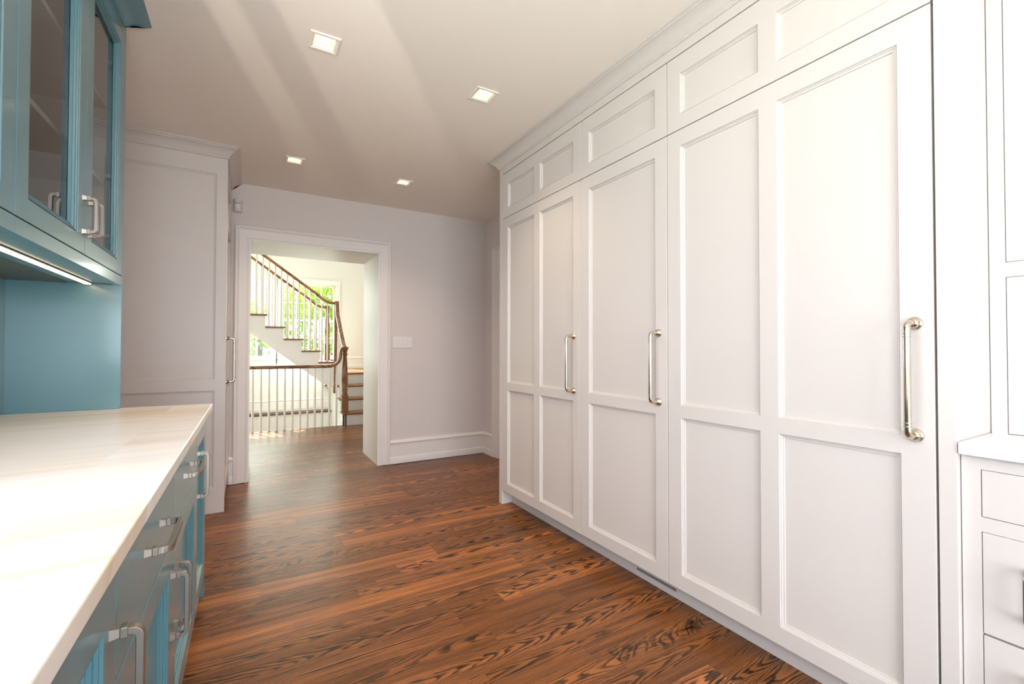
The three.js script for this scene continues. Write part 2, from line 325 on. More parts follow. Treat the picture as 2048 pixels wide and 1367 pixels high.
// polished appliance pull: long tube with elbows, collars and round rosettes (posts at y0 and y1)
function appliancePull(d, x, y0, y1, reach = 0.058) {
  const r = 0.0088, p = fillet([[x, y0, 0], [x, y0, reach], [x, y1, reach], [x, y1, 0]], 0.022, 6), g = [tube(p, r, 12, 90, false)];
  for (const y of [y0, y1]) {
    g.push(new THREE.LatheGeometry([[0.0001, 0.02], [0.0105, 0.02], [0.0115, 0.012], [0.0185, 0.008], [0.0195, 0.003], [0.0195, 0]].map((q) => new THREE.Vector2(...q)), 20).rotateX(Math.PI / 2).translate(x, y, 0));
    const s = y === y0 ? 1 : -1;
    for (const q of [0.03, 0.04]) g.push(new THREE.TorusGeometry(r + 0.0003, 0.0017, 6, 16).rotateX(Math.PI / 2).translate(x, y + s * q, reach));
  }
  return part(d, 'handle', g, M.polished);
}
// brushed bar pull: two tapered square posts and a flat bar with rounded corners, from a to b in the face plane
function barPull(d, a, b, reach = 0.036, name = 'handle') {
  const A = v3(a[0], a[1], 0), B = v3(b[0], b[1], 0), along = B.clone().sub(A).normalize(), side = v3(0, 0, 1).cross(along), g = [];
  for (const p of [A, B]) {
    const k = new THREE.CylinderGeometry(0.0085, 0.0115, 0.012, 4, 1).rotateY(Math.PI / 4).rotateX(Math.PI / 2); k.translate(p.x, p.y, 0.006);
    g.push(toCreasedNormals(k, 0.4), box(p.x - 0.0085, p.x + 0.0085, p.y - 0.0085, p.y + 0.0085, 0.012, 0.022, 0.0015));
  }
  const P = fillet([[A.x, A.y, 0.02], [A.x, A.y, reach], [B.x, B.y, reach], [B.x, B.y, 0.02]], 0.014, 6).map((q) => v3(...q));
  const c = [[-0.0042, -0.007], [0.0042, -0.007], [0.0052, -0.006], [0.0052, 0.006], [0.0042, 0.007], [-0.0042, 0.007], [-0.0052, 0.006], [-0.0052, -0.006]];
  g.push(sweep(P, mitres(P, side), side, c, { closed: true, crease: 0.6 }));
  return part(d, name, g, M.nickel);
}
const crown = [[0, 0], [0.006, 0], [0.006, 0.006], [0.010, 0.008], [0.010, 0.014], [0.016, 0.022], [0.026, 0.036], [0.042, 0.05], [0.058, 0.058], [0.066, 0.06], [0.066, 0.066], [0.072, 0.068], [0.078, 0.072], [0.078, 0.0775], [0, 0.0775]];

// ------------------------------------------------------------------ tall built-in cabinets on the right (faces look towards -x)
const DB = 0.107, G1 = 2.187, G2 = 2.529, CROWN = 2.576, T = -Math.PI / 2;
function tallUnit(label, z0, z1, cols, opts = {}) {
  const t = thing('tall_cabinet', label, 'cabinet', [XR, 0, z0], T), w = z1 - z0, a = opts.a || 0, b = opts.b || 0;   // local x = z - z0, local z = towards the room
  part(t, 'carcass', [box(a, w - b, DB + 0.003, G2 + 0.046, -0.66, -0.026)], M.gap);
  if (opts.left) part(t, 'end_panel', [box(0, a - 0.004, 0, CROWN, -0.66, 0, 0.0015)], M.white);
  if (opts.right) part(t, 'end_panel', [box(w - b + 0.004, w, 0, CROWN, -0.66, 0, 0.0015)], M.white);
  part(t, 'top_rail', box(a, w - b, G2 + 0.0025, CROWN, -0.026, 0), M.white);
  const g = 0.0016, x0 = a + g, dw = w - a - b - 2 * g, F = (lo, hi) => cols.map(([p, q]) => [p - z0 - x0, q - z0 - x0, lo, hi]);
  const d = panelDoor(t, 'door', dw, G1 - DB - 0.0045, [...F(0.175 - DB, 0.876 - DB), ...F(0.934 - DB, 2.108 - DB)], M.white, { at: [x0, DB, 0] });
  const px = opts.pull - z0 - x0; appliancePull(d, px, 0.937 - DB, 1.263 - DB);
  panelDoor(t, 'upper_door', dw, G2 - G1 - 0.0025, F(2.255 - G1, 2.44 - G1), M.white, { at: [x0, G1, 0] });
  return t;
}
tallUnit('tall warm white cabinet at the far end of the run, two panel columns, polished pull', -3.089, -2.096, [[-2.96, -2.6], [-2.526, -2.167]], { left: true, a: 0.047, pull: -2.156 });
tallUnit('narrow tall warm white cabinet in the middle of the run, single panel column, polished pull', -2.096, -1.456, [[-2.019, -1.53]], { pull: -1.508 });
tallUnit('tall warm white cabinet beside the white counter, two panel columns, largest polished pull', -1.456, -0.463, [[-1.381, -1.018], [-0.947, -0.588]], { right: true, b: 0.044, pull: -0.551 });
{
  const t = thing('crown_molding', 'warm white crown moulding along the top of the tall cabinet run', 'crown moulding', [XR, CROWN, -3.089]);
  wpart(t, 'cornice', run([[XR + 0.66, CROWN, -3.089], [XR, CROWN, -3.089], [XR, CROWN, -0.463], [XR + 0.28, CROWN, -0.463]], v3(0, 1, 0), crown, { closed: true }), M.white);
}
{
  const t = thing('toe_kick', 'recessed toe board under the tall cabinets with a dark vent slot', 'toe kick', [1.7735, 0, -1.76]);
  const s = holedWall(0.507, 3.042, 0, DB + 0.002, [[1.487, 1.752, 0.028, 0.041]], 0.014).rotateY(Math.PI / 2).translate(1.7735, 0, 0);
  wpart(t, 'board', s, M.white); wpart(t, 'vent_slot', box(1.7885, 1.79, 0.02, 0.05, -1.77, -1.47), M.dark, 'black slot opening');
}

// ------------------------------------------------------------------ right: white counter, drawers and wall cabinet
{
  const zf = -0.461, zn = 0.75;
  const t = thing('base_cabinet', 'warm white drawer cabinet under the white stone counter', 'cabinet', [1.706, 0, zf], T), w = zn - zf, L = [0.863, 0.739, 0.697, 0.43, 0.424, 0.16];
  part(t, 'carcass', [box(0, w, 0.1, 0.895, -0.62, -0.02)], M.gap);
  part(t, 'face_frame', [box(0, 0.0385, 0.1, 0.899, -0.02, 0), box(w - 0.0385, w, 0.1, 0.899, -0.02, 0), box(0.0385, w - 0.0385, L[0] + 0.0015, 0.899, -0.02, 0), box(0.0385, w - 0.0385, L[2] + 0.0015, L[1] - 0.0015, -0.02, 0), box(0.0385, w - 0.0385, 0.1, L[5] - 0.0015, -0.02, 0)], M.white);
  part(t, 'toe_board', box(0, w, 0, 0.1, -0.6, -0.08), M.white);
  for (const [hi, lo] of [[L[0], L[1]], [L[2], L[3]], [L[4], L[5]]]) {
    const d = part(t, 'drawer', box(0.04, w - 0.04, lo, hi, -0.02, 0, 0.001), M.white);
    if (hi < 0.7) barPull(d, [0.127, (hi + lo) / 2 - 0.06], [0.127, (hi + lo) / 2 + 0.06]); else barPull(d, [w / 2 - 0.07, (hi + lo) / 2], [w / 2 + 0.07, (hi + lo) / 2]);
  }
  const c = thing('countertop', 'white polished stone counter beside the tall cabinet run', 'countertop', [1.68, 0.903, zf]);
  wpart(c, 'slab', box(1.68, XW, 0.901, 0.934, zf, zn + 0.02, 0.003), M.marble2);
  const u = thing('wall_cabinet', 'warm white cabinet standing on the white stone counter', 'cabinet', [1.962, 0.934, zf], T);
  part(u, 'carcass', [box(0, w, 0, CH - 0.934 - 0.1, -0.36, -0.02)], M.gap);
  part(u, 'face_frame', [box(0, 0.0345, -0.0005, CH - 0.935, -0.02, 0), box(w - 0.0345, w, -0.0005, CH - 0.935, -0.02, 0), box(0.0345, w - 0.0345, 1.448 - 0.934, 1.404 - 0.934, -0.02, 0), box(0.0345, w - 0.0345, 2.56 - 0.934, CH - 0.935, -0.02, 0)], M.white);
  for (const [lo, hi] of [[0.0015, 1.4025 - 0.934], [1.4495 - 0.934, 2.5585 - 0.934]]) for (const [a, b] of [[0.036, w / 2 - 0.001], [w / 2 + 0.001, w - 0.036]]) {
    const d = part(u, 'door', box(a, b, lo, hi, -0.02, 0, 0.001), M.white); const x = a < 0.1 ? b - 0.03 : a + 0.03; barPull(d, [x, lo + 0.06], [x, lo + 0.19]);
  }
}

// ------------------------------------------------------------------ left: tall pantry cabinet at the far wall
{
  const xf = -0.142, zf = -3.9095, t = thing('tall_cabinet', 'tall greige pantry cabinet beside the cased opening, panelled side towards the room', 'cabinet', [xf, 0, zf]);
  wpart(t, 'carcass', box(XL + 0.002, xf - 0.026, 0.1, CROWN, ZW + 0.002, zf - 0.026), M.gap);
  const side = panelDoor(t, 'side_panel', xf - XL - 0.002, CROWN, [[0.085, 0.672, 0.181, 0.881], [0.085, 0.672, 0.965, 2.455]], M.pantry, { t: 0.025 }); side.position.set(XL + 0.002 - xf, 0, 0);
  const w = -ZW - 0.002 + zf - 0.025, q = new THREE.Group(); // local x = -(z - zf) - 0.025
  for (const [n, lo, hi] of [['door', 0.104, G1 - 0.0045], ['upper_door', G1, G2 - 0.002]]) {
    const d = panelDoor(t, n, w - 0.002, hi - lo, n === 'door' ? [[0.08, w - 0.082, 0.075, 0.77], [0.08, w - 0.082, 0.83, hi - lo - 0.08]] : [[0.08, w - 0.082, 0.07, hi - lo - 0.085]], M.pantry);
    d.rotation.y = Math.PI / 2; d.position.set(0, lo, -0.026);
    if (n === 'door') appliancePull(d, 0.06, 0.937 - lo, 1.263 - lo, 0.05);
  }
  wpart(t, 'top_rail', box(xf - 0.026, xf, G2, CROWN, ZW + 0.002, zf - 0.026), M.pantry);
  wpart(t, 'toe_board', box(XL + 0.002, xf - 0.06, 0, 0.1, ZW + 0.002, zf - 0.026), M.pantry);
  const c = thing('crown_molding', 'greige crown moulding wrapped around the top of the pantry cabinet', 'crown moulding', [xf, CROWN, zf]);
  wpart(c, 'cornice', run([[XL + 0.002, CROWN, zf], [xf, CROWN, zf], [xf, CROWN, ZW + 0.002]], v3(0, 1, 0), crown, { closed: true }), M.pantry);
}

// ------------------------------------------------------------------ left: blue base cabinets, marble top (faces look towards +x; local x = zfar-based, running towards -z)
const XB = -0.174, BT = 0.883, TP = Math.PI / 2;
const deep = [[0, -0.0003], [0.002, -0.004], [0.006, -0.0045], [0.008, -0.009], [0.013, -0.010], [0.016, -0.015], [0.020, -0.0155], [0.022, -0.019]];
function baseUnit(label, zn, zfar, kind, opts = {}) {       // local x from 0 at zn (near) to zn - zfar
  const t = thing('base_cabinet', label, 'cabinet', [XB, 0, zn], TP), w = zn - zfar, gap = 0.0018;
  part(t, 'carcass', box(0.004, w - 0.004, 0.105, BT - 0.004, -0.66, -0.024), M.gap);
  part(t, 'top_rail', box(0, w, 0.856, BT, -0.024, 0), M.blue);
  const end = opts.end || 0, beg = opts.start || 0;
  part(t, 'toe_board', box(0, w, 0, 0.105, -0.64, -0.075), M.blue);
  if (end) part(t, 'end_panel', box(w - end, w, 0, BT, -0.68, 0, 0.001), M.blue);
  if (kind === 'door') {
    const a = beg + gap, b = w - end - gap, d = panelDoor(t, 'door', b - a, 0.743, [[0.07, b - a - 0.07, 0.075, 0.668]], M.blue, { at: [a, 0.11, 0], profile: deep });
    const x = opts.pullFar ? b - a - 0.035 : 0.035; barPull(d, [x, 0.48], [x, 0.652]);
  } else {
    const m = opts.mid;
    for (const [a, b, s] of [[gap, m - gap / 2, 1], [m + gap / 2, w - gap, -1]]) {
      const dr = part(t, 'drawer', box(a, b, 0.672, 0.853, -0.022, 0, 0.0012), M.blue);
      barPull(dr, [(a + b) / 2 - 0.09, 0.781], [(a + b) / 2 + 0.09, 0.781], 0.04);
      const d = panelDoor(t, 'door', b - a, 0.557, [[0.07, b - a - 0.07, 0.075, 0.487]], M.blue, { at: [a, 0.11, 0], profile: deep });
      const x = s > 0 ? b - a - 0.032 : 0.032; barPull(d, [x, 0.305], [x, 0.468]);
    }
  }
  return t;
}
baseUnit('narrow blue base cabinet at the far end of the marble counter, one door', -2.185, -2.645, 'door', { end: 0.022 });
baseUnit('wide blue base cabinet in the middle, two drawers over a pair of doors', -0.925, -2.185, 'drawers', { mid: 0.625 });
baseUnit('narrow blue base cabinet nearest the camera under the marble counter, one door', -0.48, -0.925, 'door', { pullFar: true, start: 0.0 });
baseUnit('wide blue base cabinet under the unseen window, two drawers over a pair of doors', 0.9, -0.48, 'drawers', { mid: 0.69 });
{
  const t = thing('countertop', 'veined white and tan marble counter on the blue base cabinets', 'countertop', [-0.15, BT, -2.682]);
  const g = box(XL + 0.003, -0.15, BT, 0.915, -2.682, 0.92, 0.004), uv = g.attributes.uv, p = g.attributes.position;
  for (let i = 0; i < uv.count; i++) uv.setXY(i, p.getX(i) + 0.3, p.getZ(i) * 0.9 + p.getY(i));
  wpart(t, 'slab', g, M.marble);
}

// ------------------------------------------------------------------ left: blue glass-door hutch above the counter
const XH = -0.497, HB = 1.468, HT = 2.60;
const beads = [[0, -0.0003], [0.0015, -0.0055], [0.0045, -0.0055], [0.005, -0.002], [0.0085, -0.003], [0.0095, -0.009], [0.0125, -0.009], [0.013, -0.006], [0.0165, -0.0075], [0.0175, -0.014], [0.021, -0.0145], [0.0225, -0.012], [0.025, -0.0135], [0.0255, -0.021]];
function hutch(label, zn, zfar, seam, gable) {
  const w = zn - zfar, t = thing('wall_cabinet', label, 'cabinet', [XH, HB, zn], TP), y = (v) => v - HB, e = gable ? 0.02 : 0.018;
  const D = XH - XL - 0.006;
  part(t, 'side_panel', box(0, 0.018, 0, y(2.594), -D, -0.0245), M.blue);
  part(t, 'carcass', [box(w - e - 0.016, w - (gable ? 0.0195 : 0), 0.002, y(HT), -D, -0.024), box(0.018, w - e, y(1.5), y(1.518), -D, -0.024), box(0.018, w - e, y(HT) - 0.03, y(HT), -D, -0.024), box(0.018, w - e, y(1.518), y(HT) - 0.03, -D, -D + 0.01), box(0.018, w - e, 0, y(1.5), -D, -D + 0.2)], M.blueIn);
  part(t, 'bottom_panel', [box(0, w - e, 0.004, 0.018, -D, -0.024)], M.blue);
  part(t, 'valance', box(0, w - (gable ? 0.0195 : 0), 0, y(1.5095), -0.024, 0, 0.001), M.blue);
  part(t, 'top_rail', box(0, w - (gable ? 0.0195 : 0), y(2.594), y(2.648), -0.024, 0, 0.001), M.blue);
  if (gable) { part(t, 'end_panel', box(w - 0.019, w, y(0.9155), y(2.648), -D, 0, 0.001), M.blue); }
  for (const s of [1.9, 2.25]) part(t, 'shelf', box(0.019, w - e - 0.001, y(s), y(s) + 0.018, -D + 0.012, -0.06), M.blueIn);
  const x1 = w - (gable ? 0.0205 : 0.002), ds = seam ? zn - seam : x1, g = 0.0012, h = 2.592 - 1.513;
  for (const [a, b, k] of seam ? [[0.002, ds - g, 1], [ds + g, x1, -1]] : [[0.002, x1, 1]]) {
    const d = panelDoor(t, 'door', b - a, h, [[0.074, b - a - 0.074, 0.06, h - 0.058]], M.blue, { at: [a, y(1.513), 0], profile: beads, glass: true });
    const x = k > 0 ? b - a - 0.028 : 0.04; if (seam) barPull(d, [x, 0.074], [x, 0.19]);
    const hx = !seam ? b - a - 0.05 : k > 0 ? 0.05 : b - a - 0.05, s = k > 0 ? 1 : -1;
    for (const hy of [0.16, 0.42, 0.92]) part(d, 'hinge', [box(hx - s * 0.03, hx + s * 0.03, hy - 0.008, hy + 0.008, -0.05, -0.026, 0.002), box(hx - s * 0.03, hx - s * 0.008, hy - 0.024, hy + 0.024, -0.036, -0.026, 0.002)], M.nickel);
  }
  return t;
}
hutch('blue glazed wall cabinet with two nickel pulls, at the far end of the marble counter', -1.565, -2.67, -2.1125, true);
hutch('narrow blue glazed wall cabinet nearest the camera above the marble counter', -1.36, -1.565, null, false);
{
  const t = thing('crown_molding', 'blue crown moulding along the top of the glazed wall cabinets', 'crown moulding', [XH, 2.6185, -2.602]);
  const big = [[0, 0], [0.007, 0], [0.007, 0.005], [0.012, 0.006], [0.018, 0.007], [0.024, 0.0105], [0.034, 0.0175], [0.05, 0.021], [0.068, 0.022], [0.082, 0.023], [0.088, 0.026], [0.094, 0.027], [0.1, 0.031], [0.102, 0.035], [0, 0.035]];
  wpart(t, 'cornice', run([[XH, 2.6185, -2.602], [XH, 2.6185, -1.36]].reverse(), v3(0, 1, 0), big, { closed: true }), M.blue);
  const b = thing('backsplash_panel', 'flat blue painted panel behind the marble counter', 'wall panel', [-0.865, 0.915, -2.65]);
  wpart(b, 'board', box(XL + 0.002, -0.865, 0.9155, HB - 0.001, -2.65, -1.36), M.blue);
  const l = thing('led_strip', 'glowing warm light strip under the blue wall cabinets', 'light strip', [-0.607, HB, -1.65]);
  wpart(l, 'housing', box(-0.621, -0.593, HB + 0.0005, HB + 0.0035, -2.634, -1.38), M.blueIn);
  wpart(l, 'diffuser', box(-0.618, -0.596, HB - 0.004, HB + 0.0005, -2.632, -1.38, 0.001), M.led, 'glowing diffuser');
  areaLight(0xffc58a, I.led, 0.02, 1.24, [-0.607, HB - 0.006, -2.006], [-0.607, 0, -2.006]);
}

// ------------------------------------------------------------------ recessed square downlights
{
  const where = ['square recessed ceiling light nearest the blue wall cabinet', 'square recessed ceiling light nearest the tall white cabinet run', 'square recessed ceiling light beside the pantry crown moulding', 'square recessed ceiling light above the light switch wall, farthest from the blue cabinet'];
  LIGHTS().forEach(([x, z], i) => {
    const t = thing('recessed_light', where[i], 'ceiling light', [x, CH, z]), r = 0.066, q = 0.047;
    const ring = (p, s) => run([[-s, 0, -s], [-s, 0, s], [s, 0, s], [s, 0, -s]], v3(0, 1, 0), p, { loop: true, crease: 0.3 });
    part(t, 'trim', ring([[0, 0], [0.001, -0.004], [-0.002, -0.006], [-0.012, -0.006], [-0.015, -0.003], [-0.019, -0.002], [-0.019, 0.002]], r), M.ceiling);
    part(t, 'reflector', ring([[0, 0], [-0.004, 0.052], [-0.047, 0.052]], q), M.baffle);
    part(t, 'can', box(-0.06, 0.06, 0.056, 0.14, -0.06, 0.06), M.dark);
    part(t, 'lens', box(-0.0465, 0.0465, 0.009, 0.013, -0.0465, 0.0465), M.lens, 'glowing plate in place of the lit reflector');  // plate glow stands in for the lit walls of the recess
    part(t, 'bulb', new THREE.CylinderGeometry(0.018, 0.024, 0.004, 24).translate(0, 0.0065, 0.012), M.bulb, 'bright spot of the lamp');
    const l = new THREE.SpotLight(0xffe8cc, I.spot, 0, 1.0, 0.9, 2); l.position.set(x, CH + 0.001, z); l.target.position.set(x, 0, z); l.castShadow = true; l.shadow.radius = 2.5; scene.add(l, l.target);
  });
}
// ------------------------------------------------------------------ light switch and motion detector on the far wall
{
  const t = thing('light_switch', 'white four gang light switch plate on the wall right of the opening', 'light switch', [1.395, 1.254, ZW]);
  part(t, 'plate', box(-0.103, 0.103, -0.059, 0.059, 0, 0.006, 0.002), M.plastic);
  for (let i = 0; i < 4; i++) { const s = part(t, 'rocker', box(-0.017, 0.017, -0.034, 0.034, 0.004, 0.0085, 0.001), M.plastic); s.position.x = -0.069 + i * 0.046; s.rotation.x = i % 2 ? 0.03 : -0.03; }
  const m = thing('motion_detector', 'small white motion detector in the wall corner above the opening', 'motion detector', [-0.093, 2.445, ZW]);
  const s = new THREE.Shape(); s.moveTo(-0.033, 0); s.lineTo(0.033, 0); s.lineTo(0.033, 0.018); s.quadraticCurveTo(0.028, 0.046, 0, 0.048); s.quadraticCurveTo(-0.028, 0.046, -0.033, 0.018); s.closePath();
  part(m, 'housing', new THREE.ExtrudeGeometry(s, { depth: 0.104, bevelEnabled: true, bevelThickness: 0.004, bevelSize: 0.003, bevelOffset: -0.003, bevelSegments: 2 }).rotateX(Math.PI / 2).translate(0, 0.052, 0), M.sensor);
  part(m, 'lens', new THREE.CylinderGeometry(0.024, 0.024, 0.05, 20, 1, false, -0.9, 1.8).translate(0, -0.012, 0.0265), M.plastic, 'curved matte lens'); part(m, 'slot', box(-0.02, 0.02, 0.016, 0.0185, 0.03, 0.0495), M.dark, 'thin dark slot');
}

// ------------------------------------------------------------------ unseen lamp out of the frame, slats and rim shaped to throw ceiling stripes
{
  const cx = -0.841, cz = -0.041, y = 1.6, t = thing('unseen_lamp', 'unseen slatted lamp placed to cast the ceiling stripes', 'unseen lamp', [cx, y, cz]);
  part(t, 'back_plate', box(-0.042, -0.036, -0.06, 0.06, -0.05, 0.05, 0.002), M.nickel);
  const R = 0.22, seg = (a, b) => { const n = Math.max(2, Math.ceil((b - a) / 6)), pts = []; for (let i = 0; i <= n; i++) { const g = (a + (b - a) * i / n) * Math.PI / 180; pts.push([Math.sin(g) * R, 0, -Math.cos(g) * R]); } return run(pts, v3(0, 1, 0), [[0, -0.012], [0.002, -0.012], [0.002, 0.12], [0, 0.12]], { closed: true }); };
  part(t, 'rim', run(Array.from({ length: 33 }, (_, i) => { const g = (-8 + 196 * i / 32) * Math.PI / 180; return [Math.sin(g) * R, 0, -Math.cos(g) * R]; }), v3(0, 1, 0), [[-0.001, -0.012], [0.003, -0.012], [0.003, 0.05], [-0.001, 0.05]], { closed: true }), M.dark);
  for (const [a, b] of [[-8, 6.8], [7.9, 12.7], [14.3, 16.6], [19.8, 23.7], [34.8, 188]]) part(t, 'stripe_slat', seg(a, b), M.dark);
  const disc = new THREE.Shape(); disc.moveTo(-0.036, -0.222); disc.lineTo(0, -0.222); disc.absarc(0, 0, 0.222, -Math.PI / 2, Math.PI / 2, false); disc.lineTo(-0.036, 0.222); disc.closePath();
  part(t, 'base', new THREE.ExtrudeGeometry(disc, { depth: 0.005, bevelEnabled: false }).rotateX(Math.PI / 2).translate(0, -0.012, 0), M.dark); part(t, 'bulb', new THREE.SphereGeometry(0.012, 12, 8), M.lens);
  const l = new THREE.PointLight(0xfff4e6, I.lamp, 0, 2); l.position.set(cx, y, cz); l.castShadow = true; l.shadow.radius = 0.12; scene.add(l);
}

// ------------------------------------------------------------------ stair hall shell
const RISE = 0.193, GO = 0.265, ZS = -7.35, SX = 1.29, LY = 4 * RISE, ZL = -8.145;
struct('wall_hall_back', holedWall(-2.6, 2.55, -3, 5.4, [[0.56, 1.56, 1.0, 2.5], [-0.605, 0.395, 1.0, 2.5], [-1.77, -0.77, 1.0, 2.5]], 0.15).translate(0, 0, ZB - 0.15), M.hall);
struct('wall_hall_left', holedWall(-(ZJ - 0.02), -ZB, -3, 5.4, [[5.9, 7.2, 0.85, 2.35]], 0.15).rotateY(Math.PI / 2).translate(-2.65, 0, 0), M.hall);
windowUnit('unseen_window_6', 1.3, 1.5, 4, 4, { pos: [-2.5, 0.85, -6.55], turn: Math.PI / 2 });  // unseen window, placed with its area light to lighten the stringer
struct('wall_hall_right', box(2.42, 2.57, -3, 5.4, ZB, ZJ - 0.02), M.hall);
struct('wall_hall_front', [box(-2.6, XL - 0.16, -3, 5.4, ZJ - 0.02, ZJ + 0.12), box(-2.6, 2.55, CH + 0.141, 5.4, ZJ - 0.02, ZJ + 0.12), box(XW + 0.16, 2.56, -3, CH + 0.141, ZJ - 0.02, ZJ + 0.12)], M.hall);
struct('ceiling_hall', [box(-2.6, 2.55, CH, CH + 0.3, ZH, ZJ - 0.021), box(-2.6, 2.55, 5.2, 5.4, ZB, ZJ)], M.hall);
struct('floor_lower', box(-2.6, 2.55, -3.1, -2.9, ZB, ZH + 0.01), M.wood);
{
  const w = new THREE.Shape(); w.moveTo(0.06, -3); w.lineTo(0.06, -0.27); w.lineTo(0.1, -0.03); w.lineTo(0.9, 0.4); w.lineTo(2.649, 0.4); w.lineTo(2.649, -3); w.closePath();
  struct('wall_stairwell', new THREE.ExtrudeGeometry(w, { depth: 0.04, bevelEnabled: false }).rotateY(Math.PI / 2).translate(1.46, 0, ZS), M.hall);
}
struct('wall_stairwell_front', box(-2.5, 1.46, -3, -0.26, ZH, ZH + 0.1), M.hall);
base('baseboard_hall_back', [[1.46, -0.055, ZB], [-2.5, -0.055, ZB]].reverse(), M.hallTrim);
base('baseboard_landing', [[1.3, LY, ZB], [2.42, LY, ZB]], M.hallTrim);
{
  const t = thing('wall_ledge', 'brown wood capped ledge low on the stairwell back wall', 'ledge', [0, -0.09, ZB]);
  wpart(t, 'cap', box(-2.5, 1.459, -0.088, -0.056, ZB, ZB + 0.28, 0.006), M.woodDark); wpart(t, 'front', box(-2.5, 1.459, -2.9, -0.088, ZB + 0.001, ZB + 0.255), M.hall, 'white face under the cap');
}
// ------------------------------------------------------------------ staircase
const tread = (x0, x1, y, z0, z1) => box(x0, x1, y - 0.03, y, z0, z1, 0.011);
{
  const t = thing('stair_flight', 'short lower stair flight with brown oak treads and white risers', 'staircase', [SX, 0, ZS]);
  for (let k = 1; k <= 3; k++) wpart(t, 'tread', tread(SX - 0.03, 2.415, k * RISE, ZS + 0.028 - (k - 1) * GO, ZS - k * GO), M.wood);
  for (let k = 0; k <= 3; k++) wpart(t, 'riser', box(SX + 0.012, 2.415, k * RISE + 0.0005, (k + 1) * RISE - 0.0305, ZS - k * GO - 0.016, ZS - k * GO), M.hallTrim);
  const s = new THREE.Shape(); s.moveTo(0, 0); for (let k = 0; k <= 3; k++) { s.lineTo(k * GO, (k + 1) * RISE - 0.031); s.lineTo((k + 1) * GO - (k === 3 ? 0.2 : 0), (k + 1) * RISE - 0.031); } s.lineTo(4 * GO - 0.2, 0.47); s.lineTo(0.86, 0.45); s.lineTo(0.02, 0); s.closePath();
  wpart(t, 'stringer', new THREE.ExtrudeGeometry(s, { depth: 0.03, bevelEnabled: false }).rotateY(Math.PI / 2).translate(SX, 0, ZS), M.hallTrim);
  const l = thing('stair_landing', 'stair landing with brown oak nosing between the two flights', 'landing', [SX, LY, ZL]);
  wpart(l, 'deck', [tread(SX - 0.03, 2.415, LY, ZL + 0.028, ZL - 0.1), box(SX, 2.415, LY - 0.03, LY, ZB + 0.002, ZL - 0.1)], M.wood); wpart(l, 'fascia', [box(SX, 2.415, LY - 0.3, LY - 0.0305, ZB + 0.002, ZL - 0.02)], M.hallTrim);
}
const ZN = -8.25, ZF = -9.25, N2 = 8;
{
  const t = thing('stair_flight', 'open sided upper stair flight rising across the hall windows', 'staircase', [SX, LY, ZN]);
  for (let k = 1; k <= N2; k++) wpart(t, 'tread', tread(SX + 0.03 - (k - 1) * GO - 0.03 + 0.028, SX - k * GO - 0.005, LY + k * RISE, ZN + 0.04, ZF - 0.04), M.wood);
  for (let k = 0; k < N2; k++) wpart(t, 'riser', box(SX - k * GO - 0.016, SX - k * GO, LY + k * RISE + 0.0005, LY + (k + 1) * RISE - 0.0305, ZF + 0.02, ZN - 0.02), M.hallTrim);
  for (const z of [ZN - 0.015, ZF - 0.015]) {
    const s = new THREE.Shape(); s.moveTo(SX, LY - 0.3);
    for (let k = 0; k < N2; k++) { s.lineTo(SX - k * GO, LY + (k + 1) * RISE - 0.031); s.lineTo(SX - (k + 1) * GO, LY + (k + 1) * RISE - 0.031); }
    const xe = SX - N2 * GO; s.lineTo(xe, 1.512 - 0.745 * xe); s.closePath();
    wpart(t, 'stringer', new THREE.ExtrudeGeometry(s, { depth: 0.03, bevelEnabled: false }).translate(0, 0, z), M.hallTrim);
  }
  const a = SX - 0.01, b = SX - N2 * GO, g = new THREE.BufferGeometry(), y = (x) => 1.518 - 0.745 * x;
  wpart(t, 'soffit', run([[a, y(a), ZF], [b, y(b), ZF]], v3(0, 0, 1), [[0, 0], [0.02, 0], [0.02, ZN - ZF - 0.015], [0, ZN - ZF - 0.015]], { closed: true }), M.hall);
}
const railProfile = [[-0.028, -0.02], [0.028, -0.02], [0.032, -0.005], [0.032, 0.008], [0.024, 0.022], [0, 0.028], [-0.024, 0.022], [-0.032, 0.008], [-0.032, -0.005]];
function rail(t, pts, side, profile = railProfile) {   // planar rail: side is the horizontal direction across it
  const p = pts.map((q) => v3(...q)), s = side.clone(), up = mitres(p, s);
  return wpart(t, 'handrail', sweep(p, up, s, profile.map(([a, b]) => [b, a]), { closed: true, crease: 0.6 }), M.wood);
}
function baluster(h) { const g = new THREE.LatheGeometry([[0.0135, 0], [0.0155, 0.02], [0.0155, h * 0.35], [0.009, h]].map((q) => new THREE.Vector2(...q)), 8); return g; }
function newel(t, x, y, z, h, baseH) {
  const q = 0.047, T = (h - baseH), p = [[0.043, 0], [0.046, 0.012], [0.036, 0.03], [0.04, 0.06], [0.044, 0.075], [0.036, 0.1], [0.046, 0.2], [0.045, 0.3], [0.03, T - 0.16], [0.029, T - 0.13], [0.04, T - 0.118], [0.04, T - 0.105], [0.03, T - 0.09], [0.036, T - 0.06], [0.05, T - 0.02], [0.056, T - 0.006], [0.05, T], [0.0001, T]];
  return wpart(t, 'newel_post', [box(x - q, x + q, y, y + baseH, z - q, z + q, 0.005), new THREE.LatheGeometry(p.map((c) => new THREE.Vector2(...c)), 18).translate(x, y + baseH, z)], M.wood);
}
